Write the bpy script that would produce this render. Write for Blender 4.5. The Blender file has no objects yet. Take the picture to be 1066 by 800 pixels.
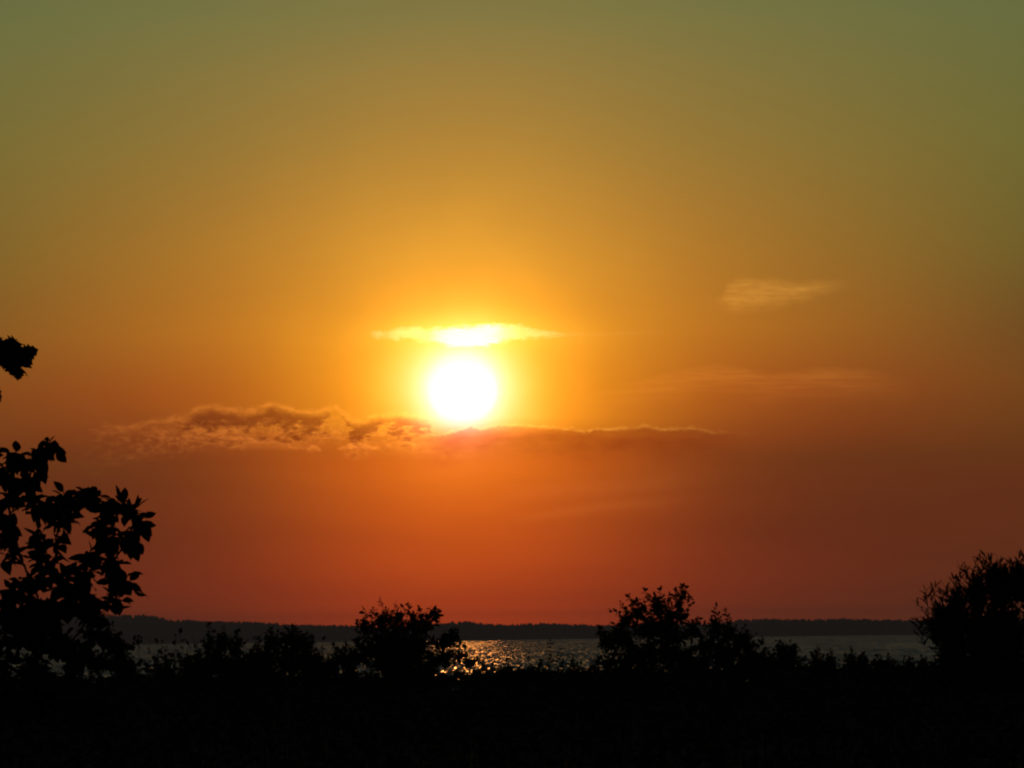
import bpy, math, random
import numpy as np
from mathutils import Vector, Matrix

SC = bpy.context.scene
COL = SC.collection
R = math.radians

# ------------------------------------------------------------------ camera
EYE = 8.0                                    # metres above the lake
HFOV, PITCH, ROLL = R(10.0), R(2.425), R(0.70)
HALF_T = math.tan(HFOV / 2) / 533.0          # tangent per photo pixel
cam = bpy.data.cameras.new('camera')
cam_o = bpy.data.objects.new('camera', cam)
COL.objects.link(cam_o)
cam.angle = HFOV
cam.clip_start, cam.clip_end = 0.1, 60000
rot = Matrix.Rotation(R(90) + PITCH, 4, 'X') @ Matrix.Rotation(-ROLL, 4, 'Z')
cam_o.matrix_world = Matrix.Translation((0, 0, EYE)) @ rot
SC.camera = cam_o
CAMR = rot.to_3x3()


def ray(px, py):
    return (CAMR @ Vector(((px - 533) * HALF_T, (400 - py) * HALF_T, -1.0))).normalized()


def at(px, py, dist):
    d = ray(px, py)
    return Vector((0, 0, EYE)) + d * (dist / d.y)


def mpp(dist):
    return dist * HALF_T


SUN_D = ray(482, 406)
SUN_AZ = math.atan2(SUN_D.x, SUN_D.y)
SUN_EL = math.asin(SUN_D.z)
PXDEG = math.radians(1) / HALF_T             # photo pixels per degree

# ------------------------------------------------------------------ sky
world = bpy.data.worlds.new('World')
SC.world = world
world.use_nodes = True
nt = world.node_tree
nt.nodes.clear()


def srgb(c):
    return [((v / 255) / 12.92 if v <= 10.3 else ((v / 255 + .055) / 1.055) ** 2.4) for v in c]


class F:
    """scalar socket with arithmetic"""
    def __init__(s, sock): s.s = sock


def val(tree, op, *args, clamp=False):
    n = tree.nodes.new('ShaderNodeMath')
    n.operation = op
    n.use_clamp = clamp
    for i, a in enumerate(args):
        if isinstance(a, F):
            tree.links.new(a.s, n.inputs[i])
        else:
            n.inputs[i].default_value = a
    return F(n.outputs[0])


def W(op, *a, clamp=False): return val(nt, op, *a, clamp=clamp)
def add(a, b): return W('ADD', a, b)
def sub(a, b): return W('SUBTRACT', a, b)
def mul(a, b): return W('MULTIPLY', a, b)


def smooth(x, a, b):
    n = nt.nodes.new('ShaderNodeMapRange')
    n.interpolation_type = 'SMOOTHSTEP'
    nt.links.new(x.s, n.inputs[0])
    n.inputs[1].default_value, n.inputs[2].default_value = min(a, b), max(a, b)
    n.inputs[3].default_value, n.inputs[4].default_value = (0, 1) if a < b else (1, 0)
    return F(n.outputs[0])


def ramp(x, stops, interp='LINEAR', lo=None, hi=None, scale=1.0):
    """colour (or value) as a function of x; stops = [(x, v or (r,g,b))]"""
    lo = stops[0][0] if lo is None else lo
    hi = stops[-1][0] if hi is None else hi
    m = nt.nodes.new('ShaderNodeMapRange')
    nt.links.new(x.s, m.inputs[0])
    m.inputs[1].default_value, m.inputs[2].default_value = lo, hi
    r = nt.nodes.new('ShaderNodeValToRGB')
    r.color_ramp.interpolation = interp
    nt.links.new(m.outputs[0], r.inputs[0])
    e = r.color_ramp.elements
    for i, (p, v) in enumerate(stops):
        p = (p - lo) / (hi - lo)
        el = e[i] if i < 2 else e.new(p)
        el.position = p
        c = (v, v, v) if not isinstance(v, (tuple, list, np.ndarray)) else v
        el.color = [float(k) / scale for k in c] + [1.0]
    return r.outputs[0]


def ramp1(x, stops, interp='LINEAR'):
    vs = [v for _, v in stops]
    lo, hi = min(vs), max(vs)
    s = ramp(x, [(p, (v - lo) / (hi - lo)) for p, v in stops], interp)
    n = nt.nodes.new('ShaderNodeRGBToBW')
    nt.links.new(s, n.inputs[0])
    return add(mul(F(n.outputs[0]), hi - lo), lo)


def vec(x, y, z=0.0):
    n = nt.nodes.new('ShaderNodeCombineXYZ')
    for i, a in enumerate((x, y, z)):
        if isinstance(a, F): nt.links.new(a.s, n.inputs[i])
        else: n.inputs[i].default_value = a
    return n.outputs[0]


def noise(x, y, z, scale, detail=3, rough=.5, dist=0.0):
    n = nt.nodes.new('ShaderNodeTexNoise')
    nt.links.new(vec(x, y, z), n.inputs['Vector'])
    n.inputs['Scale'].default_value = scale
    n.inputs['Detail'].default_value = detail
    n.inputs['Roughness'].default_value = rough
    n.inputs['Distortion'].default_value = dist
    return sub(F(n.outputs[0]), 0.5)


def cmix(a, b, fac, mode='MIX'):
    n = nt.nodes.new('ShaderNodeMix')
    n.data_type = 'RGBA'
    n.blend_type = mode
    n.clamp_factor = False
    if isinstance(fac, F): nt.links.new(fac.s, n.inputs[0])
    else: n.inputs[0].default_value = fac
    for k, c in ((6, a), (7, b)):
        if isinstance(c, (tuple, list, np.ndarray)):
            n.inputs[k].default_value = [float(v) for v in c[:3]] + [1.0]
        else: nt.links.new(c, n.inputs[k])
    return n.outputs[2]


def cadd(a, b, fac=1.0): return cmix(a, b, fac, 'ADD')
def cmul(a, b, fac=1.0): return cmix(a, b, fac, 'MULTIPLY')


tc = nt.nodes.new('ShaderNodeTexCoord')
sep = nt.nodes.new('ShaderNodeSeparateXYZ')
nt.links.new(tc.outputs['Generated'], sep.inputs[0])
dx, dy, dz = (F(sep.outputs[i]) for i in range(3))
az = mul(W('ARCTAN2', dx, dy), 180 / math.pi)
el = mul(W('ARCSINE', dz), 180 / math.pi)
U = mul(sub(az, math.degrees(SUN_AZ)), PXDEG)     # level, about 106 units a degree
V = mul(sub(el, math.degrees(SUN_EL)), PXDEG)
# cloud layer coordinates: the bands lie tilted by a fraction of a degree
ct, st = math.cos(ROLL), math.sin(ROLL)
X = add(sub(mul(U, ct), mul(V, st)), 482.0)
Y = sub(406.0, add(mul(U, st), mul(V, ct)))

# colours of the clear sky over three vertical lines: through the sun, 2.2 and 5.3 degrees aside
tab = [  # v (px above the sun), centre, aside, far aside
    (1400, (86, 92, 82), (86, 92, 82), (84, 92, 82)),
    (800, (98, 98, 72), (93, 95, 71), (84, 90, 70)),
    (394, (130, 119, 67), (120, 116, 66), (104, 109, 64)),
    (254, (176, 129, 55), (152, 119, 55), (117, 107, 51)),
    (144, (214, 142, 50), (180, 121, 44), (122, 98, 42)),
    (60, (232, 140, 38), (194, 116, 34), (125, 82, 34)),
    (0, (236, 134, 28), (185, 94, 22), (126, 71, 32)),
    (-44, (232, 118, 20), (166, 77, 22), (114, 62, 32)),
    (-76, (236, 104, 13), (150, 66, 22), (103, 55, 33)),
    (-96, (226, 99, 12), (144, 60, 22), (103, 53, 33)),
    (-156, (207, 82, 17), (139, 54, 24), (101, 48, 30)),
    (-215, (196, 69, 18), (146, 52, 25), (106, 49, 31)),
    (-238, (226, 77, 18), (164, 57, 26), (120, 56, 32)),
    (-262, (236, 80, 18), (176, 61, 28), (128, 60, 34)),
]
S1, S2 = 135.0, 365.0
g = lambda u, s: math.exp(-(u / s) ** 2 / 2)
Mx = np.array([[1, g(0, S1), g(0, S2)], [1, g(235, S1), g(235, S2)], [1, g(540, S1), g(540, S2)]])
Mi = np.linalg.inv(Mx)
st0, st1, st2 = [], [], []
for v, a, b, c in tab[::-1]:
    lin = np.array([srgb(a), srgb(b), srgb(c)])
    k = np.zeros((3, 3))
    for ch in range(3):                      # least squares with no negative part
        best = None
        for on in ((0,), (0, 1), (0, 2), (0, 1, 2)):
            q, *_ = np.linalg.lstsq(Mx[:, on], lin[:, ch], rcond=None)
            if (q < 0).any(): continue
            e_ = float(((Mx[:, on] @ q - lin[:, ch]) ** 2).sum())
            if best is None or e_ < best[0] - 1e-12: best = (e_, on, q)
        for i_, q_ in zip(best[1], best[2]): k[i_, ch] = q_
    st0.append((v, k[0])); st1.append((v, k[1])); st2.append((v, k[2]))


def gauss(x, s): return W('EXPONENT', mul(mul(x, x), -0.5 / s / s))


sky = ramp(V, st0, 'B_SPLINE' if False else 'EASE' if False else 'LINEAR')
# away from the sunset side and towards the zenith the sky is much dimmer
cosd = W('MULTIPLY_ADD', dx, SUN_D.x, add(mul(dy, SUN_D.y), mul(dz, SUN_D.z)))
side = ramp1(cosd, [(-1, .05), (-.2, .06), (.3, .09), (.7, .25), (.9, .55), (.975, .9), (.992, 1.0), (1, 1.0)])
sky = cmul(sky, vec(side, W('POWER', side, .85), W('POWER', side, .62)))
sky = cadd(sky, ramp(V, st1), gauss(U, S1))
sky = cadd(sky, ramp(V, st2), gauss(U, S2))
hi = ramp1(el, [(0, 1), (6, 1), (9, .8), (13, .8), (20, .95), (35, .85), (60, .3), (90, .14)])
sky = cmul(sky, vec(hi, hi, hi))

# glow of the air round the sun, weaker below the cloud band
rad = W('SQRT', add(mul(U, U), mul(V, V)))
irr = add(1.0, mul(noise(mul(U, .01), mul(V, .01), 2.0, 1.4, 2, .5), .22))     # the glare is not quite round
re_ = mul(rad, irr)


def ex(a_, L_, cap): return W('MINIMUM', mul(W('EXPONENT', mul(re_, -1.0 / L_)), a_), cap)


gR = add(ex(3.0, 55, 2.0), mul(gauss(re_, 40), 4.0))        # the orange sun is far brighter in red than white can show
gG, gB = W('MINIMUM', add(ex(.9, 68, 1.0), mul(gauss(re_, 44), .75)), 1.15), add(ex(9.5, 14.5, .85), ex(.05, 45, .05))
below = ramp1(Y, [(434, 1), (444, .72), (456, .28), (480, .17), (540, .14)])
belG = ramp1(Y, [(434, 1), (444, .78), (456, .33), (480, .20), (540, .14)])
sky = cadd(sky, vec(mul(gR, below), mul(gG, belG), mul(gB, belG)), 1.0)

# faint horizontal veils in the low sky
veil = noise(mul(X, .004), mul(Y, .03), 3.1, 1.0, 5, .55)
vv = add(1.0, mul(veil, add(.045, mul(smooth(Y, 360, 540), .19))))
sky = cmul(sky, vec(vv, vv, vv))


def lump(scale, seed, detail=4, rough=.55):
    return noise(mul(X, .01), mul(Y, .013), seed, scale, detail, rough)


# --- cumulus band, left part: lumpy dark cores with bright rims
n1 = lump(3.2, 1.7, 5, .6)
n2 = lump(9.0, 5.2, 4, .6)
topL = ramp1(X, [(60, 460), (110, 452), (150, 440), (195, 432), (206, 425), (232, 424), (255, 427), (282, 421),
                 (300, 425), (322, 428), (350, 423), (358, 431), (372, 436), (392, 430), (425, 430), (460, 437), (500, 444)])
envL = mul(smooth(X, 50, 205), smooth(X, 505, 430))
sL = add(sub(Y, topL), add(mul(n1, 13), mul(n2, 7)))
pn = noise(mul(X, .01), mul(Y, .024), 9.3, 3.6, 7, .62, .0)
colb = ramp1(X, [(60, -2.0), (150, -1.6), (195, -.4), (212, 1.5), (240, 1.2), (262, .9), (285, 1.3), (325, 1.1), (340, .2), (352, -1.0),
                 (368, 1.4), (388, .9), (400, -.2), (418, 1.0), (440, .2), (465, -1.5), (500, -2.0)])
fine = noise(mul(X, .01), mul(Y, .028), 3.3, 13.0, 6, .68, .0)
pt = add(add(sub(1.45, mul(sL, .068)), mul(pn, 10.0)), add(colb, mul(fine, 2.4)))
D = W('MINIMUM', mul(sL, .13), pt)
vis = mul(smooth(sL, -2, 3), smooth(sL, 52, 30))
core = mul(mul(smooth(D, .2, 1.5), envL), smooth(sL, 50, 28))
below_sun = ramp1(X, [(60, .35), (330, .62), (470, 1.0), (560, .7), (760, .35)])
sky = cmul(sky, (.58, .45, .60), mul(core, .97))
brk = add(.25, mul(smooth(noise(mul(X, .01), mul(Y, .02), 41.0, 7.0, 5, .65), -.12, .14), 1.0))
rimT = mul(mul(gauss(sub(sL, 1.5), 2.3), brk), envL)
rimI = mul(mul(gauss(sub(D, .30), .50), mul(brk, .55)), mul(envL, vis))
rimL = add(rimT, rimI)
puffs = mul(mul(smooth(noise(mul(X, .01), mul(Y, .014), 52.0, 12.0, 6, .68), -.05, .2), smooth(sL, 6, 22)), mul(smooth(sL, 46, 30), envL))
sh = noise(mul(X, .01), mul(Y, .024), 14.2, 7.0, 6, .66, .0)
shred = mul(mul(smooth(sh, -.09, .20), envL), mul(smooth(sL, 8, 20), smooth(sL, 48, 32)))
tail = mul(mul(smooth(sh, -.06, .12), mul(smooth(X, 65, 125), smooth(X, 330, 200))),
           mul(smooth(Y, 436, 446), smooth(Y, 470, 456)))


def wisp(x0, x1, y, h, seed, k=1.0):
    """a small lit shred with a rounded top and a flat foot"""
    xm, hw = (x0 + x1) / 2, (x1 - x0) / 2
    q = mul(sub(X, xm), 1 / hw)
    tp = add(y, mul(mul(q, q), h))
    s_ = add(sub(Y, tp), mul(fine, 11.0))
    m_ = mul(mul(smooth(s_, 0, 2.5), smooth(sub(Y, y + h), 1, -3)), smooth(W('ABSOLUTE', q), 1.05, .75))
    return mul(m_, mul(add(.5, gauss(sub(s_, 1), 2.5)), k))


ws = add(wisp(232, 316, 457, 12, 1, .8), add(wisp(318, 336, 462, 9, 2, .8), wisp(346, 400, 461, 8, 3, .9)))
ws = add(ws, add(wisp(398, 440, 458, 7, 4, .6), wisp(100, 155, 442, 12, 5, .25)))
lit = add(mul(rimL, .52), add(mul(shred, .52), add(mul(tail, .40), add(mul(ws, .60), mul(puffs, .65)))))
warm = ramp1(X, [(60, .45), (200, .7), (340, 1.0), (460, 1.5), (520, 1.2)])
sky = cadd(sky, (.30, .098, .014), mul(lit, warm))

# --- thin bank, right part: a crisp lit upper edge that fades downwards
topR = ramp1(X, [(420, 462), (440, 454), (470, 449), (490, 442), (500, 446), (515, 442), (540, 441), (560, 443), (590, 445), (610, 448),
                 (622, 446), (650, 445), (672, 443), (690, 446), (720, 445), (745, 449), (800, 452)])
envR = mul(smooth(X, 428, 470), smooth(X, 800, 690))
n3 = lump(15.0, 8.8, 3, .5)
sR = add(sub(Y, topR), add(add(mul(n2, 4), mul(W('ABSOLUTE', n3), 11)), -2))
bank = mul(mul(smooth(sR, -1, 3), smooth(sR, 42, 12)), envR)
sky = cmul(sky, (.74, .58, .66), mul(mul(bank, .9), add(.8, mul(pn, 1.6))))
rimR = mul(mul(gauss(sR, 1.2), envR), mul(brk, 1.05))
sky = cadd(sky, (.40, .22, .035), mul(mul(rimR, .85), below_sun))
# soft shadow just under the whole band
under = mul(mul(smooth(Y, 440, 462), smooth(Y, 500, 470)), mul(smooth(X, 40, 200), smooth(X, 860, 600)))
sky = cmul(sky, (.90, .86, .95), mul(under, .8))

# --- burning streak above the sun
t0 = ramp1(X, [(370, 348), (392, 344), (402, 345), (412, 342), (428, 340), (446, 342), (470, 341), (490, 340), (504, 338), (538, 338), (550, 341),
               (565, 344), (590, 347), (620, 348), (690, 345)])
b0 = ramp1(X, [(370, 349), (395, 352), (412, 354), (425, 352), (440, 355), (454, 357), (470, 360.5), (504, 360.5), (520, 356.5), (535, 353),
               (560, 352), (590, 349), (620, 348.5), (690, 347)])
wn = mul(noise(mul(X, .01), mul(Y, .02), 22.0, 10.0, 6, .68), 13.0)
fl = mul(smooth(sub(add(Y, wn), t0), -2, 4), smooth(sub(b0, add(Y, wn)), -2.5, 3))
fl = mul(fl, ramp1(X, [(384, 0), (394, .14), (402, .06), (412, .17), (428, .22), (446, .20), (458, .7), (470, 1), (512, 1), (526, .45), (542, .18), (548, .17), (572, .13), (590, .08), (610, .055), (650, .035), (700, 0)]))
stk = add(1.0, mul(noise(mul(X, .02), mul(Y, .12), 4.4, 4.0, 3, .5), .8))
sky = cadd(sky, (2.6, 1.5, .78), mul(fl, stk))
halo = mul(gauss(sub(Y, 349), 13), gauss(sub(X, 490), 62))
sky = cadd(sky, (.3, .22, .02), halo)

# --- pale wisp high on the right
t1 = ramp1(X, [(735, 316), (752, 308), (758, 295), (775, 291), (800, 292), (830, 295), (880, 294), (910, 296)])
b1 = ramp1(X, [(735, 323), (770, 325), (800, 320), (835, 314), (862, 303), (885, 298), (910, 297)])
wn2 = mul(noise(mul(X, .01), mul(Y, .02), 31.0, 5.0, 5, .55), 12.0)
wi = mul(smooth(sub(add(Y, wn2), t1), -5, 8), smooth(sub(b1, add(Y, wn2)), -8, 14))
wi = mul(wi, mul(smooth(X, 738, 768), smooth(X, 905, 850)))
wi = mul(wi, add(.80, mul(noise(mul(X, .010), mul(Y, .06), 7.7, 5.0, 6, .62), 2.6)))
sky = cadd(sky, (.16, .075, .012), wi)
# --- long dim arc right of the sun
t2 = ramp1(X, [(600, 412), (660, 396), (700, 386), (745, 379), (775, 382), (800, 388), (850, 383), (900, 383), (960, 396)])
s2 = add(sub(Y, t2), mul(wn2, .7))
arc = mul(mul(smooth(s2, -2, 7), smooth(s2, 40, 8)), mul(smooth(X, 570, 720), smooth(X, 970, 870)))
strk = smooth(noise(mul(X, .006), mul(Y, .07), 61.0, 3.0, 6, .62, .3), -.12, .16)
sky = cadd(sky, (.085, .030, .004), mul(arc, add(.45, mul(strk, .8))))
# --- thin rosy streak low under the sun
s3 = sub(Y, ramp1(X, [(480, 545), (560, 538), (620, 528), (700, 522), (760, 518)]))
s3 = add(s3, mul(wn2, .4))
lo3 = mul(gauss(s3, 4.0), mul(smooth(X, 490, 590), smooth(X, 740, 640)))
sky = cadd(sky, (.040, .014, .003), lo3)
s4 = add(sub(Y, ramp1(X, [(480, 520), (760, 498)])), mul(wn2, .5))
sky = cadd(sky, (.03, .010, .003), mul(gauss(s4, 6.0), mul(smooth(X, 500, 560), smooth(X, 760, 660))))

# --- the blown-out disc of the sun
Vd = mul(add(V, 1.5), 1.10)
rd = W('SQRT', add(mul(U, U), mul(Vd, Vd)))
disc = smooth(rd, 39.0, 28.0)
sky = cadd(sky, (1.4, .35, .35), disc)

# nothing but dim ground light below the horizon
grd = smooth(el, -0.8, -0.1)
grd = add(mul(grd, .98), .02)
sky = cmul(sky, vec(grd, grd, grd))

bg = nt.nodes.new('ShaderNodeBackground')
nt.links.new(sky, bg.inputs[0])
bg.inputs[1].default_value = 1.0
nish = nt.nodes.new('ShaderNodeTexSky')
nish.sky_type = 'NISHITA'
nish.sun_disc = False
nish.sun_elevation = SUN_EL
nish.sun_rotation = SUN_AZ
nish.dust_density = 4.0
bg2 = nt.nodes.new('ShaderNodeBackground')
nt.links.new(nish.outputs[0], bg2.inputs[0])
bg2.inputs[1].default_value = 0.0003
ads = nt.nodes.new('ShaderNodeAddShader')
nt.links.new(bg.outputs[0], ads.inputs[0]); nt.links.new(bg2.outputs[0], ads.inputs[1])
wo = nt.nodes.new('ShaderNodeOutputWorld')
nt.links.new(ads.outputs[0], wo.inputs[0])

# ------------------------------------------------------------------ sun lamp, exposure
sl = bpy.data.lights.new('sun', 'SUN')
sl.energy = 0.08
sl.color = (1.0, .34, .06)
sl.angle = R(0.53)
so = bpy.data.objects.new('sun', sl)
COL.objects.link(so)
so.rotation_euler = (-SUN_D).to_track_quat('-Z', 'Y').to_euler()

SC.view_settings.view_transform = 'Standard'
SC.view_settings.look = 'None'
SC.view_settings.exposure = 0
SC.view_settings.gamma = 1
cy = SC.cycles
cy.use_denoising = True
cy.denoiser = 'OPENIMAGEDENOISE'
cy.filter_width = 2.2
cy.sample_clamp_indirect = 3
cy.sample_clamp_direct = 12
cy.max_bounces = 4
cy.volume_bounces = 0


# ------------------------------------------------------------------ materials
def mat(name, build):
    m = bpy.data.materials.new(name)
    m.use_nodes = True
    t = m.node_tree
    p = t.nodes['Principled BSDF']
    build(t, p)
    return m


def tint(c1, c2, scale, rough=.85, spec=.15):
    def b(t, p):
        gtc = t.nodes.new('ShaderNodeNewGeometry')
        n = t.nodes.new('ShaderNodeTexNoise')
        n.inputs['Scale'].default_value = scale
        n.inputs['Detail'].default_value = 4
        t.links.new(gtc.outputs['Position'], n.inputs['Vector'])
        r = t.nodes.new('ShaderNodeValToRGB')
        r.color_ramp.elements[0].position = .35; r.color_ramp.elements[0].color = (*c1, 1)
        r.color_ramp.elements[1].position = .65; r.color_ramp.elements[1].color = (*c2, 1)
        t.links.new(n.outputs[0], r.inputs[0])
        t.links.new(r.outputs[0], p.inputs['Base Color'])
        p.inputs['Roughness'].default_value = rough
        p.inputs['Specular IOR Level'].default_value = spec
    return b


M_LEAF = mat('leaf', tint((.030, .045, .016), (.055, .075, .025), 3.0))
M_WEED = mat('weed', tint((.040, .045, .018), (.065, .065, .028), 2.0))
M_GREY = mat('narrow_leaf', tint((.040, .050, .030), (.060, .070, .045), 3.0))
M_BARK = mat('bark', tint((.035, .028, .020), (.06, .048, .035), 8.0, .95))
M_SOIL = mat('soil', tint((.035, .030, .018), (.045, .050, .022), .7, 1.0, .05))
M_WOOD = mat('far_wood', tint((.022, .034, .016), (.045, .055, .024), .05, 1.0, .05))


def water_mat(t, p):
    geo = t.nodes.new('ShaderNodeNewGeometry')
    total = None
    # wavelets of several sizes, long crests running across the wind; their slopes tilt the normal
    for (sx, sy, amp, seed) in ((3.2, .026, .78, 0), (1.1, .016, .38, 40), (.06, .003, .14, 90)):
        mp = t.nodes.new('ShaderNodeMapping')
        mp.inputs['Scale'].default_value = (sx, sy, 1)
        mp.inputs['Location'].default_value = (seed, seed * .7, seed)
        t.links.new(geo.outputs['Position'], mp.inputs[0])
        n = t.nodes.new('ShaderNodeTexNoise')
        n.inputs['Scale'].default_value = 1.0
        n.inputs['Detail'].default_value = 2
        t.links.new(mp.outputs[0], n.inputs['Vector'])
        s = t.nodes.new('ShaderNodeVectorMath'); s.operation = 'SUBTRACT'
        s.inputs[1].default_value = (.5, .5, .5)
        t.links.new(n.outputs['Color'], s.inputs[0])
        m = t.nodes.new('ShaderNodeVectorMath'); m.operation = 'MULTIPLY'
        m.inputs[1].default_value = (amp * .85, amp * 2, 0)
        t.links.new(s.outputs[0], m.inputs[0])
        if total is None: total = m
        else:
            a = t.nodes.new('ShaderNodeVectorMath'); a.operation = 'ADD'
            t.links.new(total.outputs[0], a.inputs[0]); t.links.new(m.outputs[0], a.inputs[1])
            total = a
    a = t.nodes.new('ShaderNodeVectorMath'); a.operation = 'ADD'
    t.links.new(total.outputs[0], a.inputs[0]); a.inputs[1].default_value = (0, -.29, 1)   # wave faces lean to this bank
    nn = t.nodes.new('ShaderNodeVectorMath'); nn.operation = 'NORMALIZE'
    t.links.new(a.outputs[0], nn.inputs[0])
    t.links.new(nn.outputs[0], p.inputs['Normal'])
    p.inputs['Base Color'].default_value = (.012, .016, .014, 1)
    p.inputs['Roughness'].default_value = .16
    p.inputs['IOR'].default_value = 1.33
    p.inputs['Specular IOR Level'].default_value = .58


M_WATER = mat('water', water_mat)


# ------------------------------------------------------------------ mesh helpers
class MB:
    def __init__(s): s.v, s.f = [], []

    def build(s, name, m, parent=None, loc=(0, 0, 0), smooth=False):
        me = bpy.data.meshes.new(name)
        off = Vector(loc)
        me.from_pydata([(a[0] - off.x, a[1] - off.y, a[2] - off.z) for a in s.v], [], s.f)
        me.materials.append(m)
        if smooth: me.polygons.foreach_set('use_smooth', [True] * len(me.polygons))
        o = bpy.data.objects.new(name, me)
        COL.objects.link(o)
        if parent: o.parent = parent
        else: o.location = off
        return o

    def tube(s, pts, r0, r1, k=6):
        n = len(pts)
        base = len(s.v)
        for i, p in enumerate(pts):
            d = (pts[min(i + 1, n - 1)] - pts[max(i - 1, 0)])
            if d.length < 1e-6: d = Vector((0, 0, 1))
            d.normalize()
            a = d.cross(Vector((.3, 1, .1))).normalized()
            b = d.cross(a)
            r = r0 + (r1 - r0) * i / (n - 1)
            for j in range(k):
                t = 2 * math.pi * j / k
                s.v.append(p + a * (r * math.cos(t)) + b * (r * math.sin(t)))
        for i in range(n - 1):
            for j in range(k):
                j2 = (j + 1) % k
                s.f.append((base + i * k + j, base + i * k + j2, base + (i + 1) * k + j2, base + (i + 1) * k + j))
        s.f.append(tuple(base + j for j in range(k))[::-1])
        s.f.append(tuple(base + (n - 1) * k + j for j in range(k)))

    def outline_leaf(s, p, d, nrm, L, Wd, prof, fold=.25, curl=.15):
        """folded leaf; prof = [(t, halfwidth)] between base and tip"""
        d = d.normalized()
        side = d.cross(nrm)
        if side.length < 1e-4: side = d.cross(Vector((1, .2, 0)))
        side.normalize()
        up = side.cross(d)
        b = len(s.v)
        n = len(prof)
        for (t, w) in [(0, 0)] + prof + [(1, 0)]:
            c = p + d * (L * t) - up * (curl * L * t * t)
            s.v.append(c)
        for sg in (1, -1):
            for (t, w) in prof:
                c = p + d * (L * t) - up * (curl * L * t * t)
                s.v.append(c + side * (sg * w * Wd) + up * (fold * w * Wd))
        for q, sg in enumerate((1, -1)):
            o = b + n + 2 + q * n
            seq = [(b, b + 1, o)]
            for i in range(n - 1):
                seq.append((b + 1 + i, b + 2 + i, o + i + 1, o + i))
            seq.append((b + n, b + n + 1, o + n - 1))
            for f in seq: s.f.append(f if sg > 0 else f[::-1])


OVATE = [(.2, .36), (.45, .5), (.72, .36), (.9, .14)]
SMALL = [(.35, .5), (.75, .32)]
NARROW = [(.3, .5), (.75, .36)]
LOBED = [(.08, .44), (.20, .32), (.30, .60), (.40, .38), (.52, .52), (.62, .30), (.74, .34), (.86, .14)]


def rv(rng, s=1.0):
    return Vector((rng.uniform(-s, s), rng.uniform(-s, s), rng.uniform(-s, s)))


def curve(a, b, sag, rng, n=5, wob=.05):
    L = (b - a).length
    o = []
    for i in range(n + 1):
        t = i / n
        p = a.lerp(b, t) + Vector((0, 0, sag * L * math.sin(math.pi * t)))
        if 0 < i < n: p += rv(rng, wob * L)
        o.append(p)
    return o


def twig(wood, leaves, a, d, L, rng, leaf, r0, rise=.3, droop=.2):
    """one leafy shoot: a bending stem with alternate leaves along it"""
    size, wid, prof, step = leaf
    n = max(3, int(L / (size * .7)))
    pts = [a.copy()]
    dd = d.normalized()
    for i in range(n):
        dd = (dd + rv(rng, .22) + Vector((0, 0, rise * .25))).normalized()
        pts.append(pts[-1] + dd * (L / n))
    wood.tube(pts, r0, r0 * .35, 4)
    dist = 0.0
    total = L
    k = 0
    while dist < total:
        t = dist / total * n
        i = min(int(t), n - 1)
        p = pts[i].lerp(pts[i + 1], t - i)
        ax = (pts[i + 1] - pts[i]).normalized()
        sd = ax.cross(Vector((rng.uniform(-1, 1), rng.uniform(-1, 1), .4)))
        sd = sd.normalized() if sd.length > 1e-3 else Vector((1, 0, 0))
        if k % 2: sd = -sd
        ld = (sd + ax * rng.uniform(.3, 1.1) + Vector((0, 0, -droop + rng.uniform(-.3, .3)))).normalized()
        s = size * rng.uniform(.5, 1.35)
        nr = Vector((0, 0, 1)) + rv(rng, .9)
        leaves.outline_leaf(p, ld, nr, s, s * wid, prof, rng.uniform(.1, .5), rng.uniform(0, .35))
        dist += step * rng.uniform(.5, 1.4)
        k += 1
    s = size * rng.uniform(.7, 1.1)
    leaves.outline_leaf(pts[-1], dd + rv(rng, .3), Vector((0, 0, 1)) + rv(rng, .8), s, s * wid, prof)


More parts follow.
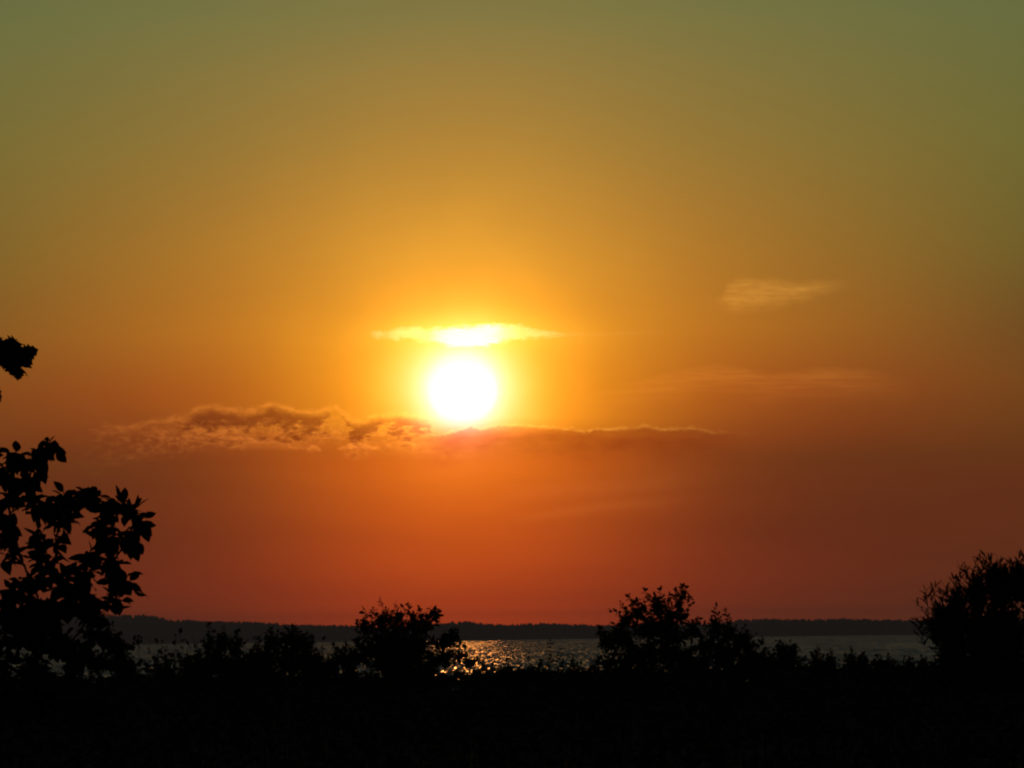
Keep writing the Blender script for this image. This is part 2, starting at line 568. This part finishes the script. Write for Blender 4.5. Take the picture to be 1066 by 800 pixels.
def plant(name, label, cat, dist, base_px, clumps, leaf, leafmat=None, seed=1, group=None, ground=None, trunk_r=.03,
          twig_len=(.5, 1.0), rise=.3, droop=.2, upward=.35, parts=('stem', 'foliage'), depth=.6, shoots=(), thin=1.0):
    """a shrub or tree: clumps are (px, py, rx, ry, twigs) seen at that distance, each with its own depth"""
    rng = random.Random(seed)
    m = mpp(dist)
    b0 = at(base_px, 660, dist)
    g0 = ground_z(b0.x, dist) if ground is None else ground
    base = Vector((b0.x, dist, g0))
    root = bpy.data.objects.new(name, None)
    COL.objects.link(root)
    root.location = base
    root.empty_display_size = .3
    root['label'] = label
    root['category'] = cat
    if group: root['group'] = group
    wood, fol = MB(), MB()
    clumps = [(a_, b_, c_, d_, int(e_ * (1.5 if b_ > 662 and dist > 85 else 1.0))) for a_, b_, c_, d_, e_ in clumps]
    cs = [at(c[0], c[1], dist) for c in clumps]
    mid = sum(cs, Vector()) / len(cs)
    fork = base.lerp(Vector((mid.x, mid.y, mid.z)), .3)
    fork.x = base.x * .75 + mid.x * .25
    tr = curve(base - Vector((0, 0, .05)), fork, 0, rng, 4, .03)
    wood.tube(tr, trunk_r, trunk_r * .75, 8)
    nodes = [(fork, trunk_r * .6)]
    order = []
    for cl, c in zip(clumps, cs):
        c = c.copy()
        c.y += rng.uniform(-depth, depth) * max(cl[2], 12) * m * 1.4
        order.append(((c - fork).length, cl, c))
    order.sort(key=lambda k: k[0])
    for _, (cx, cy, rx, ry, nt_), c in order:
        cf = (c - fork).length
        nd, nr_ = min(nodes, key=lambda k: (k[0] - c).length + .35 * (k[0] - fork).length)
        r1 = max(trunk_r * .10, nr_ * .55)
        br = curve(nd, c, .06, rng, 6, .045)
        wood.tube(br, nr_ * .85, r1, 5)
        for i, p in enumerate(br[1:]): nodes.append((p, nr_ * .85 + (r1 - nr_ * .85) * (i + 1) / 6))
        for q in range(max(1, int(nt_ * thin + .5)) if cx > -15 and (cy < 612 or thin > 1) else nt_):
            th = rng.uniform(0, 2 * math.pi)
            u = rng.uniform(-1, 1)
            rr = rng.uniform(.1, .95) ** .6
            off = Vector((math.cos(th) * math.sqrt(1 - u * u) * rx * m, math.sin(th) * math.sqrt(1 - u * u) * rx * m, u * ry * m))
            tip = c + off * rr
            d = (off.normalized() * .8 + Vector((0, 0, upward)) + rv(rng, .4)).normalized()
            L = min(rx, ry) * m * rng.uniform(*twig_len)
            L = max(L, leaf[0] * 1.2)
            a = tip - d * (L * .8)
            wood.tube(curve(c, a, .05, rng, 2, .03), trunk_r * .12, trunk_r * .07, 4)
            twig(wood, fol, a, d, L, rng, leaf, trunk_r * .07, rise, droop)
    for (x0, y0, x1, y1) in shoots:             # single shoots that stick out of the crown
        a, b = at(x0, y0, dist), at(x1, y1, dist)
        L = (b - a).length
        near = min(cs, key=lambda k: (k - a).length)
        wood.tube(curve(near, a, .03, rng, 3, .03), trunk_r * .14, trunk_r * .08, 4)
        size, wid, prof, step = leaf
        twig(wood, fol, a, (b - a), L, rng, (size, wid, prof, step * .55), trunk_r * .08, 0.05, droop)
    wood.build(parts[0], M_BARK, root, base)
    fol.build(parts[1], leafmat or M_LEAF, root, base)
    return root


GROUND_Z = 6.3


def struct(o):
    o['kind'] = 'structure'
    return o


# ------------------------------------------------------------------ lake, bank, far shore
w = MB()
w.v = [(-4000, 100, 0), (4000, 100, 0), (4000, 6300, 0), (-4000, 6300, 0)]
w.f = [(0, 1, 2, 3)]
struct(w.build('water', M_WATER))

rng = random.Random(5)
gm = MB()


def ground_z(x, y):
    lip = min(1.0, max(0.0, (y - 80) / 34.0))
    z = GROUND_Z + .06 * math.sin(x * .35 + y * .11) + .04 * math.sin(y * .23 - x * .17) + .49 * lip * lip * (3 - 2 * lip)
    if y > 122: z -= (y - 122) * .32
    return z


ys = [-300, -100, -30, 0] + [10 + 4 * i for i in range(29)] + [128, 134, 140, 150]
xs = [-4000, -600, -120, -60] + [-30 + 3 * i for i in range(21)] + [60, 120, 600, 4000]
for y in ys:
    for x in xs:
        z = ground_z(x, y)
        gm.v.append((x, y, z))
nx = len(xs)
for j in range(len(ys) - 1):
    for i in range(nx - 1):
        gm.f.append((j * nx + i, j * nx + i + 1, (j + 1) * nx + i + 1, (j + 1) * nx + i))
struct(gm.build('ground', M_SOIL, smooth=True))

SHORE = 6000.0
# height of the tree line, read off against the sky (photo px, photo py)
line = [(-150, 638), (60, 639.5), (110, 640.5), (150, 641), (164, 642), (172, 644.8), (200, 645), (235, 647), (262, 648), (300, 650),
        (345, 652), (380, 652.5), (440, 651.5), (465, 648.5), (487, 647.2), (505, 649), (530, 650.5), (560, 650), (600, 650.5),
        (640, 651), (700, 650), (745, 648.5), (780, 645.8), (830, 645), (900, 645), (960, 644.5), (1066, 644), (1200, 644)]
wx = [at(px, py, SHORE + 60).x for px, py in line]
wz = [at(px, py, SHORE + 60).z for px, py in line]


def crest(x):
    return float(np.interp(x, wx, wz))


TREE = 10.0
hm = MB()
hx = [-4000, -2500, -1500, -1000] + [-700 + 20 * i for i in range(71)] + [1000, 1500, 2500, 4000]
hy = [(SHORE - 8, -1.0, 0), (SHORE + 12, .8, 0), (SHORE + 40, 0, .8), (SHORE + 80, 0, 1.0), (SHORE + 300, 0, .8), (SHORE + 900, 0, .6), (9000, 0, .4)]
for y, zc, k in hy:
    for x in hx:
        wob = 3 * math.sin(x * .013) + 2 * math.sin(x * .041 + 1)
        h = max(2.0, crest(x) - TREE)
        hm.v.append((x, y + (wob if y < SHORE + 20 else 0), zc + k * h))
nx = len(hx)
for j in range(len(hy) - 1):
    for i in range(nx - 1):
        hm.f.append((j * nx + i, j * nx + i + 1, (j + 1) * nx + i + 1, (j + 1) * nx + i))
struct(hm.build('hills', M_WOOD, smooth=True))

# the wood on the far shore: thousands of crowns too small to tell apart
import bmesh
bm = bmesh.new()
bmesh.ops.create_icosphere(bm, subdivisions=2, radius=1)
ICO_V = [v.co.copy() for v in bm.verts]
ICO_F = [tuple(v.index for v in f.verts) for f in bm.faces]
bm.free()
bm = bmesh.new()
bmesh.ops.create_icosphere(bm, subdivisions=1, radius=1)
ICO1_V = [v.co.copy() for v in bm.verts]
ICO1_F = [tuple(v.index for v in f.verts) for f in bm.faces]
bm.free()
fw = MB()
rng = random.Random(11)
for i in range(5200):
    x = rng.uniform(-760, 760)
    row = rng.random()
    y = SHORE + 12 + 70 * row
    gz = max(.4, .2 + .8 * min(1, max(0, (y - SHORE - 12) / 28)) * max(2.0, crest(x) - TREE))
    top = crest(x) + 1.2 + 1.1 * math.sin(x * .043) * math.sin(x * .017 + 1) - rng.uniform(-.5, 2.2) - (1 - min(1, row * 2.2)) * 2.5
    if rng.random() < .03: top += rng.uniform(.6, 1.6)
    r = rng.uniform(1.6, 3.6)
    hgt = max(3.0, top - gz)
    b = len(fw.v)
    fir = rng.random() < .35
    for v in ICO1_V:
        k = rng.uniform(.75, 1.2)
        zz = v.z * .5 + .5
        wd = r * k * ((1.05 - zz) if fir else 1.0)
        fw.v.append((x + v.x * wd, y + v.y * wd, gz + zz * hgt * (1 if fir else rng.uniform(.93, 1))))
    fw.f += [tuple(b + j for j in f) for f in ICO1_F]
o = fw.build('far_wood', M_WOOD)
o['kind'] = 'stuff'
o['label'] = 'dark wooded shoreline across the lake under the red sky'
o['category'] = 'wood'

# ------------------------------------------------------------------ haze
hz = bpy.data.meshes.new('haze')
bm = bmesh.new()
bmesh.ops.create_cube(bm, size=1)
for v in bm.verts:
    v.co = Vector(((-4100, 4100)[v.co.x > 0], (-400, 9100)[v.co.y > 0], (-2.0, 36.0)[v.co.z > 0]))
bm.to_mesh(hz); bm.free()
ho = bpy.data.objects.new('haze', hz)
COL.objects.link(ho)
ho['kind'] = 'stuff'
hmat = bpy.data.materials.new('haze')
hmat.use_nodes = True
t = hmat.node_tree
t.nodes.clear()
pv = t.nodes.new('ShaderNodeVolumePrincipled')
pv.inputs['Color'].default_value = (.58, .70, 1.0, 1)
pv.inputs['Density'].default_value = 1.15e-4
pv.inputs['Anisotropy'].default_value = .38
mo = t.nodes.new('ShaderNodeOutputMaterial')
t.links.new(pv.outputs[0], mo.inputs['Volume'])
hz.materials.append(hmat)

# ------------------------------------------------------------------ undergrowth: ground cover on the bank
ug = MB()
rng = random.Random(21)


def half(y): return y * math.tan(HFOV / 2) * 1.25 + 2.5


def cover_h(x, y):
    lip = min(1.0, max(0.0, (y - 80) / 34.0))
    return (.80 - .52 * lip) + (.11 - .05 * lip) * (math.sin(x * .9 + y * .4) + math.sin(x * 2.3 - y * .31)) * .8 + .05 * math.sin(y * 1.1 + x * 3) + .045 * math.sin(x * 7.1 + y) * math.sin(x * 4.3 - y * .8)


n = 0
while n < 74000:
    y = 26 + (123 - 26) * rng.random() ** .8 if n % 2 else rng.uniform(92, 123)
    x = rng.uniform(-1, 1) * half(y)
    h = cover_h(x, y)
    gz = ground_z(x, y)
    for q in range(3):
        zz = gz + h * (1 - .6 * rng.random() ** 1.3) if q else gz + h * rng.uniform(.85, 1.05)
        p = Vector((x + rng.gauss(0, .10), y + rng.gauss(0, .10), zz))
        d = Vector((rng.uniform(-1, 1), rng.uniform(-1, 1), rng.uniform(-.3, .9)))
        s = rng.uniform(.07, .14)
        ug.outline_leaf(p, d, Vector((0, 0, 1)) + rv(rng, .8), s, s * .55, SMALL, .2, .2)
        n += 1
# grass blades and stalks rising from it
for i in range(5200):
    y = 30 + 92 * rng.random() ** .7
    x = rng.uniform(-1, 1) * half(y)
    h = cover_h(x, y) * rng.uniform(.95, 1.22)
    a = Vector((x, y, ground_z(x, y)))
    b = a + Vector((rng.gauss(0, .1), rng.gauss(0, .1), h))
    s = Vector((rng.uniform(-1, 1), rng.uniform(-1, 1), 0)).normalized() * .010
    mdl = a.lerp(b, .6) + Vector((rng.gauss(0, .02), 0, .03))
    k = len(ug.v)
    ug.v += [a - s, a + s, mdl + s * .8, mdl - s * .8, b]
    ug.f += [(k, k + 1, k + 2, k + 3), (k + 3, k + 2, k + 4)]
# leafy stalks standing out of the cover in loose drifts
for i in range(3400):
    y = rng.uniform(92, 122)
    x = rng.uniform(-1, 1) * half(y)
    px = 533 + x / mpp(y)
    drift = .5 + .5 * math.sin(x * 1.7 + 1.3 * math.sin(y * .5)) * math.sin(x * .63 + 2)
    left = max(0.0, min(1.0, (2.0 - abs(x + 5.0)) / .8))
    if rng.random() > .25 + .75 * max(drift, left): continue
    h = max(.3, cover_h(x, y) + rng.uniform(0, .30) * (.35 + drift) + left * rng.uniform(.0, .66))
    a = Vector((x, y, ground_z(x, y) + .1))
    b = a + Vector((rng.gauss(0, .06), rng.gauss(0, .06), h - .1))
    ug.tube([a, a.lerp(b, .5) + rv(rng, .02), b], .006, .002, 3)
    for q in range(rng.randint(5, 14)):
        p = a.lerp(b, rng.uniform(.35, 1.0))
        d = Vector((rng.uniform(-1, 1), rng.uniform(-1, 1), rng.uniform(0, 1.4)))
        s = rng.uniform(.05, .12)
        ug.outline_leaf(p, d, Vector((0, 0, 1)) + rv(rng, .9), s, s * rng.uniform(.4, .7), SMALL, .2, .2)
o = ug.build('undergrowth', M_WEED)
o['kind'] = 'stuff'
o['label'] = 'black tangle of low undergrowth covering the bank'
o['category'] = 'undergrowth'

# ------------------------------------------------------------------ shrubs on the bank edge
LF = lambda s: (s * 1.15, .62, SMALL, s * .42)
plant('shrub', 'bushy round shrub with twiggy top just left of the bright reflection on the water', 'shrub', 100, 415, [
    (380, 655, 10, 14, 22), (396, 650, 12, 14, 34), (412, 648, 14, 13, 40), (430, 650, 14, 14, 38), (444, 652, 11, 12, 26),
    (400, 672, 22, 18, 90), (428, 674, 24, 18, 90), (412, 692, 30, 14, 90), (378, 680, 16, 15, 40), (455, 686, 20, 12, 40),
    (462, 668, 14, 9, 24), (472, 665, 9, 9, 16), (478, 684, 12, 6, 14), (362, 690, 12, 12, 26), (488, 690, 8, 4, 8),
    (448, 640, 8, 7, 12), (454, 641, 5, 6, 8)],
    LF(.072), seed=3, trunk_r=.04, depth=.5,
    shoots=[(382, 650, 374, 636), (388, 650, 387, 634), (399, 645, 397, 625), (402, 645, 403, 634), (410, 640, 411, 629),
            (422, 640, 421, 632), (426, 642, 428, 630), (438, 645, 440, 633), (450, 642, 453, 634), (372, 660, 368, 648),
            (466, 660, 470, 655), (474, 674, 483, 670), (482, 688, 496, 690)])
plant('shrub', 'tall ragged shrub with one leaning top shoot, right of the reflection', 'shrub', 98, 672, [
    (650, 645, 12, 14, 28), (664, 636, 12, 14, 30), (684, 632, 13, 14, 38), (696, 640, 11, 14, 30), (678, 654, 24, 16, 80),
    (708, 640, 8, 12, 16), (700, 660, 22, 14, 60), (648, 664, 16, 14, 34), (632, 668, 10, 13, 22), (634, 688, 12, 10, 20),
    (672, 680, 28, 16, 80), (704, 684, 24, 14, 60), (650, 690, 16, 10, 24), (720, 655, 12, 12, 24), (712, 617, 5, 7, 10),
    (706, 628, 6, 8, 10)],
    LF(.072), seed=8, trunk_r=.04, depth=.5,
    shoots=[(646, 640, 637, 633), (652, 640, 646, 628), (660, 634, 655, 618), (668, 630, 664, 624), (676, 626, 671, 616),
            (686, 624, 690, 614), (694, 630, 697, 619), (706, 640, 712, 612), (712, 620, 719, 624), (626, 660, 621, 652),
            (726, 650, 728, 645), (714, 634, 720, 628)])
plant('shrub', 'lumpy shrub with two upright leafy spikes, right of the tall ragged shrub', 'shrub', 104, 764, [
    (745, 655, 10, 12, 26), (760, 660, 12, 12, 30), (776, 668, 14, 12, 34), (752, 680, 22, 14, 60), (784, 684, 20, 12, 50),
    (735, 672, 14, 14, 30), (800, 690, 14, 10, 24), (768, 694, 26, 8, 30)],
    LF(.075), seed=12, trunk_r=.03, depth=.5,
    shoots=[(745, 652, 745, 630), (747, 652, 748, 640), (757, 656, 756, 635), (760, 656, 762, 642), (776, 660, 775, 652),
            (790, 674, 793, 664), (735, 660, 732, 650)])
NW = (.10, .19, NARROW, .024)
plant('shrub', 'large dense shrub with narrow upright leaves at the right edge', 'shrub', 60, 1040, [
    (974, 654, 9, 20, 40), (984, 644, 12, 16, 46), (999, 634, 14, 18, 56), (1017, 618, 14, 18, 60), (1037, 610, 14, 20, 70),
    (1046, 614, 14, 16, 60), (1062, 608, 14, 20, 60), (994, 674, 22, 22, 90), (1024, 660, 26, 26, 130), (1048, 656, 28, 28, 130),
    (984, 700, 20, 14, 50), (1019, 700, 28, 16, 70), (1050, 700, 30, 16, 70), (1085, 630, 24, 34, 90), (1090, 680, 26, 26, 70),
    (1115, 650, 20, 30, 40)],
    NW, M_GREY, seed=17, thin=1.15, trunk_r=.06, upward=1.1, rise=.5, droop=-.5, twig_len=(.9, 1.4), depth=.5,
    shoots=[(964, 640, 959, 627), (974, 636, 968, 625), (982, 630, 977, 617), (994, 620, 991, 604), (1002, 612, 997, 603), (1010, 608, 1006, 592),
            (1018, 604, 1016, 596), (1026, 600, 1026, 588), (1033, 598, 1032, 577), (1038, 600, 1039, 585), (1050, 600, 1048, 592),
            (1062, 600, 1060, 580), (1070, 598, 1069, 580), (962, 655, 955, 645), (962, 672, 956, 664), (988, 628, 985, 612), (960, 662, 953, 652), (966, 632, 963, 616), (998, 612, 1001, 592), (1014, 604, 1012, 584), (1044, 604, 1044, 590),
            (1056, 600, 1054, 586), (1022, 600, 1022, 582), (972, 622, 971, 610), (1028, 600, 1036, 588)])
plant('shrub', 'low dense shrub under the wooded far headland, left of the twiggy round shrub', 'shrub', 108, 300, [
    (285, 669, 12, 11, 30), (302, 666, 12, 11, 30), (318, 673, 12, 12, 26), (275, 685, 18, 14, 46), (300, 687, 20, 16, 60),
    (322, 691, 14, 14, 34), (262, 695, 14, 12, 26)],
    LF(.075), seed=22, trunk_r=.03, shoots=[(284, 661, 283, 655), (303, 658, 305, 653), (316, 665, 319, 658), (272, 673, 268, 663)])
plant('shrub', 'spiky shrub rising between the low dense shrub and the leafy tree', 'shrub', 106, 228, [
    (218, 673, 8, 13, 22), (232, 671, 9, 13, 26), (246, 675, 9, 12, 22), (226, 691, 18, 14, 46), (246, 695, 14, 12, 30), (206, 695, 14, 12, 24)],
    LF(.075), seed=26, trunk_r=.025, shoots=[(218, 665, 217, 650), (222, 667, 223, 657), (232, 663, 233, 653), (246, 667, 248, 657), (208, 685, 204, 673)])
plant('shrub', 'loose shrub behind the lower leaves of the tree on the left', 'shrub', 90, 105, [
    (96, 662, 14, 13, 30), (112, 668, 14, 13, 30), (124, 680, 12, 12, 26), (84, 684, 18, 16, 44), (106, 692, 22, 12, 44), (132, 694, 12, 9, 18),
    (60, 672, 18, 16, 30), (36, 694, 20, 14, 24)],
    LF(.08), seed=31, trunk_r=.03, shoots=[(96, 654, 94, 644), (112, 660, 116, 650), (130, 676, 148, 666)])
plant('shrub', 'airy little shrub touching the left foot of the twiggy round shrub', 'shrub', 96, 358, [
    (352, 684, 9, 10, 16), (364, 682, 9, 10, 14), (346, 696, 12, 8, 16), (366, 698, 12, 8, 16)],
    LF(.06), seed=35, trunk_r=.02, shoots=[(350, 680, 347, 672), (362, 678, 360, 672)])


# ------------------------------------------------------------------ weeds along the skyline of the bank
def weed(label, px, top, dist, seed, kind='spike', lean=0.0, spread=4, group='tall weeds along the edge of the bank'):
    rng = random.Random(seed)
    b0 = at(px, 660, dist)
    base = Vector((b0.x, dist, ground_z(b0.x, dist)))
    tip = at(px + lean, top, dist)
    root = bpy.data.objects.new('weed', None)
    COL.objects.link(root)
    root.location = base
    root['label'] = label
    root['category'] = 'weed'
    if group: root['group'] = group
    st, lv = MB(), MB()
    pts = curve(base, tip, 0, rng, 6, .012)
    st.tube(pts, .008, .003, 5)
    H = (tip - base).length
    if kind == 'spike':
        z = .35
        while z < 1.0:
            i = min(int(z * 6), 5)
            p = pts[i].lerp(pts[i + 1], z * 6 - i)
            s = .07 * (1.35 - z)
            for q in range(rng.randint(2, 4)):
                d = Vector((rng.uniform(-1, 1), rng.uniform(-1, 1), rng.uniform(.0, .6)))
                lv.outline_leaf(p, d, Vector((0, 0, 1)) + rv(rng, .9), s * 2.4, s * 1.2, SMALL)
            z += .035 + .02 * rng.random()
    else:
        for q in range(9):
            a = pts[rng.randint(2, 5)]
            d = Vector((rng.uniform(-1, 1), rng.uniform(-1, 1), 1.3))
            twig(st, lv, a, d, H * rng.uniform(.18, .38), rng, (.055, .55, SMALL, .04), .004)
    for q in range(spread):                         # side shoots from the foot
        a = base + Vector((rng.gauss(0, .03), rng.gauss(0, .03), H * .3))
        d = Vector((rng.uniform(-1, 1), rng.uniform(-1, 1), 2.0))
        twig(st, lv, a, d, H * rng.uniform(.3, .55), rng, (.06, .5, SMALL, .045), .005)
    st.build('stem', M_BARK, root, base)
    lv.build('leaves', M_WEED, root, base)
    return root


weed('tallest slender weed with whorled leaves, standing against the water between the two big shrubs', 573, 666, 97, 1)
weed('second tallest slender weed, just right of the tallest one against the water', 583, 675, 98, 2)
weed('short weed with pointed top, third of the four spikes against the water', 596, 684, 99, 3)
weed('small weed at the left foot of the tall ragged shrub', 616, 688, 99, 4)
weed('bent weed stalk leaning left against the pale water on the right', 838, 690, 97, 5, lean=-9)
weed('leaning weed stalk nearest the large shrub at the right edge', 945, 692, 95, 6, lean=-10)
weed('thin upright weed over the left strip of water', 171, 672, 100, 7)
weed('bushy weed on the bank just below the bright sun reflection', 512, 692, 101, 8, 'bush')
weed('bushy weed with split top between the sun reflection and the slender weeds', 546, 690, 102, 9, 'bush')
weed('feathery weed over the left strip of water beside the thin upright weed', 190, 676, 103, 10, 'bush')

for i, (px, top, r, lab) in enumerate([
        (818, 668, 13, 'small rounded bush right beside the lumpy shrub with two spikes'),
        (858, 676, 15, 'small bush with flat uneven top against the pale water on the right'),
        (893, 678, 14, 'small bush with two rounded humps midway between the lumpy shrub and the right edge'),
        (920, 682, 12, 'low open bush with thin twigs before the pale water, near the large right shrub'),
        (528, 696, 14, 'low bush in front of the lower end of the sun reflection'),
        (640, 694, 14, 'low bush under the left side of the tall ragged shrub'),
        (170, 688, 14, 'low leafy bush in front of the left strip of water'),
        (202, 680, 14, 'rounded bush at the left foot of the spiky shrub'),
        (270, 674, 15, 'bush filling the gap between the spiky shrub and the low dense shrub'),
        (336, 682, 13, 'bush on the right flank of the low dense shrub, touching the airy little shrub'),
        (724, 676, 15, 'dark bush joining the tall ragged shrub to the lumpy one beside it'),
        (132, 684, 14, 'bush at the left end of the left strip of water, under the leafy tree'),
        (950, 690, 12, 'low bush at the left foot of the large narrow-leaved shrub'),
        (440, 688, 16, 'low bush under the right side of the twiggy round shrub')]):
    plant('bush', lab, 'bush', 102 + (i % 3), px, [
        (px - r * .45, top + r * .7, r * .6, r * .6, 18), (px + r * .4, top + r * .85, r * .6, r * .55, 18),
        (px, top + r * 1.4, r * .95, r * .7, 34), (px + r * .6, top + r * 1.8, r * .8, r * .5, 16), (px - r * .7, top + r * 1.9, r * .8, r * .5, 16)],
        LF(.062), M_WEED, seed=60 + i, trunk_r=.018, shoots=[(px - r * .4, top + 5, px - r * .5, top - 1), (px + r * .3, top + 6, px + r * .45, top + 1)],
        group='low bushes along the edge of the bank')

# ------------------------------------------------------------------ the leafy tree at the left
TL = (.065, .62, OVATE, .026)
plant('leafy_tree', 'leafy tree whose branches reach into the picture from the left edge', 'tree', 25, -75, [
    # what shows: hanging sprays with gaps of sky between them
    (51, 464, 7, 6, 4), (16, 476, 9, 7, 6), (38, 480, 9, 10, 9), (6, 492, 9, 12, 10), (30, 500, 10, 9, 8), (10, 520, 12, 10, 10),
    (36, 524, 9, 10, 9), (52, 528, 8, 7, 6), (72, 524, 10, 11, 13), (62, 540, 10, 7, 8), (92, 519, 9, 7, 8), (115, 528, 9, 9, 6),
    (134, 532, 10, 9, 10), (144, 545, 7, 8, 6), (136, 562, 8, 7, 6), (104, 546, 10, 7, 7), (112, 566, 12, 8, 9), (96, 580, 13, 9, 10),
    (116, 588, 11, 8, 8), (10, 552, 14, 9, 11), (38, 558, 9, 8, 6), (64, 562, 5, 8, 2), (12, 578, 9, 7, 4), (44, 582, 12, 7, 7),
    (34, 606, 15, 9, 13), (64, 606, 14, 9, 12), (88, 598, 10, 7, 7), (124, 606, 10, 9, 8), (120, 624, 7, 4, 4), (92, 622, 11, 8, 10),
    (70, 626, 14, 9, 14), (40, 630, 16, 10, 14), (14, 618, 12, 9, 8), (96, 640, 9, 5, 6), (8, 640, 16, 12, 16), (46, 648, 18, 10, 18),
    (20, 664, 20, 12, 20), (60, 668, 16, 11, 12), (-4, 690, 18, 14, 14), (40, 696, 18, 10, 8), (76, 690, 14, 8, 6),
    (30, 730, 34, 16, 22), (-20, 740, 30, 22, 20), (90, 735, 22, 14, 12),
    # the rest of the crown, left of the picture
    (-30, 480, 26, 26, 30), (-70, 450, 34, 34, 34), (-40, 540, 30, 30, 34), (-90, 530, 40, 40, 40), (-40, 610, 30, 30, 34),
    (-100, 620, 44, 40, 40), (-60, 400, 30, 26, 26), (-120, 400, 46, 40, 34), (-140, 480, 44, 44, 36), (-80, 320, 40, 34, 26),
    (-140, 320, 40, 36, 24), (-60, 690, 34, 30, 26)],
    TL, seed=41, thin=.80, trunk_r=.055, twig_len=(1.0, 1.7), rise=-.1, droop=.55, upward=.15, parts=('trunk', 'crown'), depth=.9,
    shoots=[(40, 478, 50, 462), (120, 536, 126, 520), (128, 606, 142, 612), (100, 630, 128, 624)])
plant('maple_branch_tree', 'tree with jagged lobed leaves poking in at the left edge above the leafy tree', 'tree', 24, -110, [
    (4, 361, 6, 5, 3), (13, 367, 6, 5, 4), (-3, 370, 8, 6, 3), (-44, 356, 22, 22, 14), (-60, 300, 34, 30, 16), (-95, 240, 44, 40, 18),
    (-50, 420, 26, 24, 12), (-120, 330, 40, 40, 14)],
    (.068, .95, LOBED, .028), seed=47, trunk_r=.06, twig_len=(.8, 1.2), rise=0, droop=.35, upward=.1, parts=('trunk', 'crown'), depth=.5,
    shoots=[(12, 372, 23, 369), (12, 378, 20, 384), (-9, 404, -4, 421)])
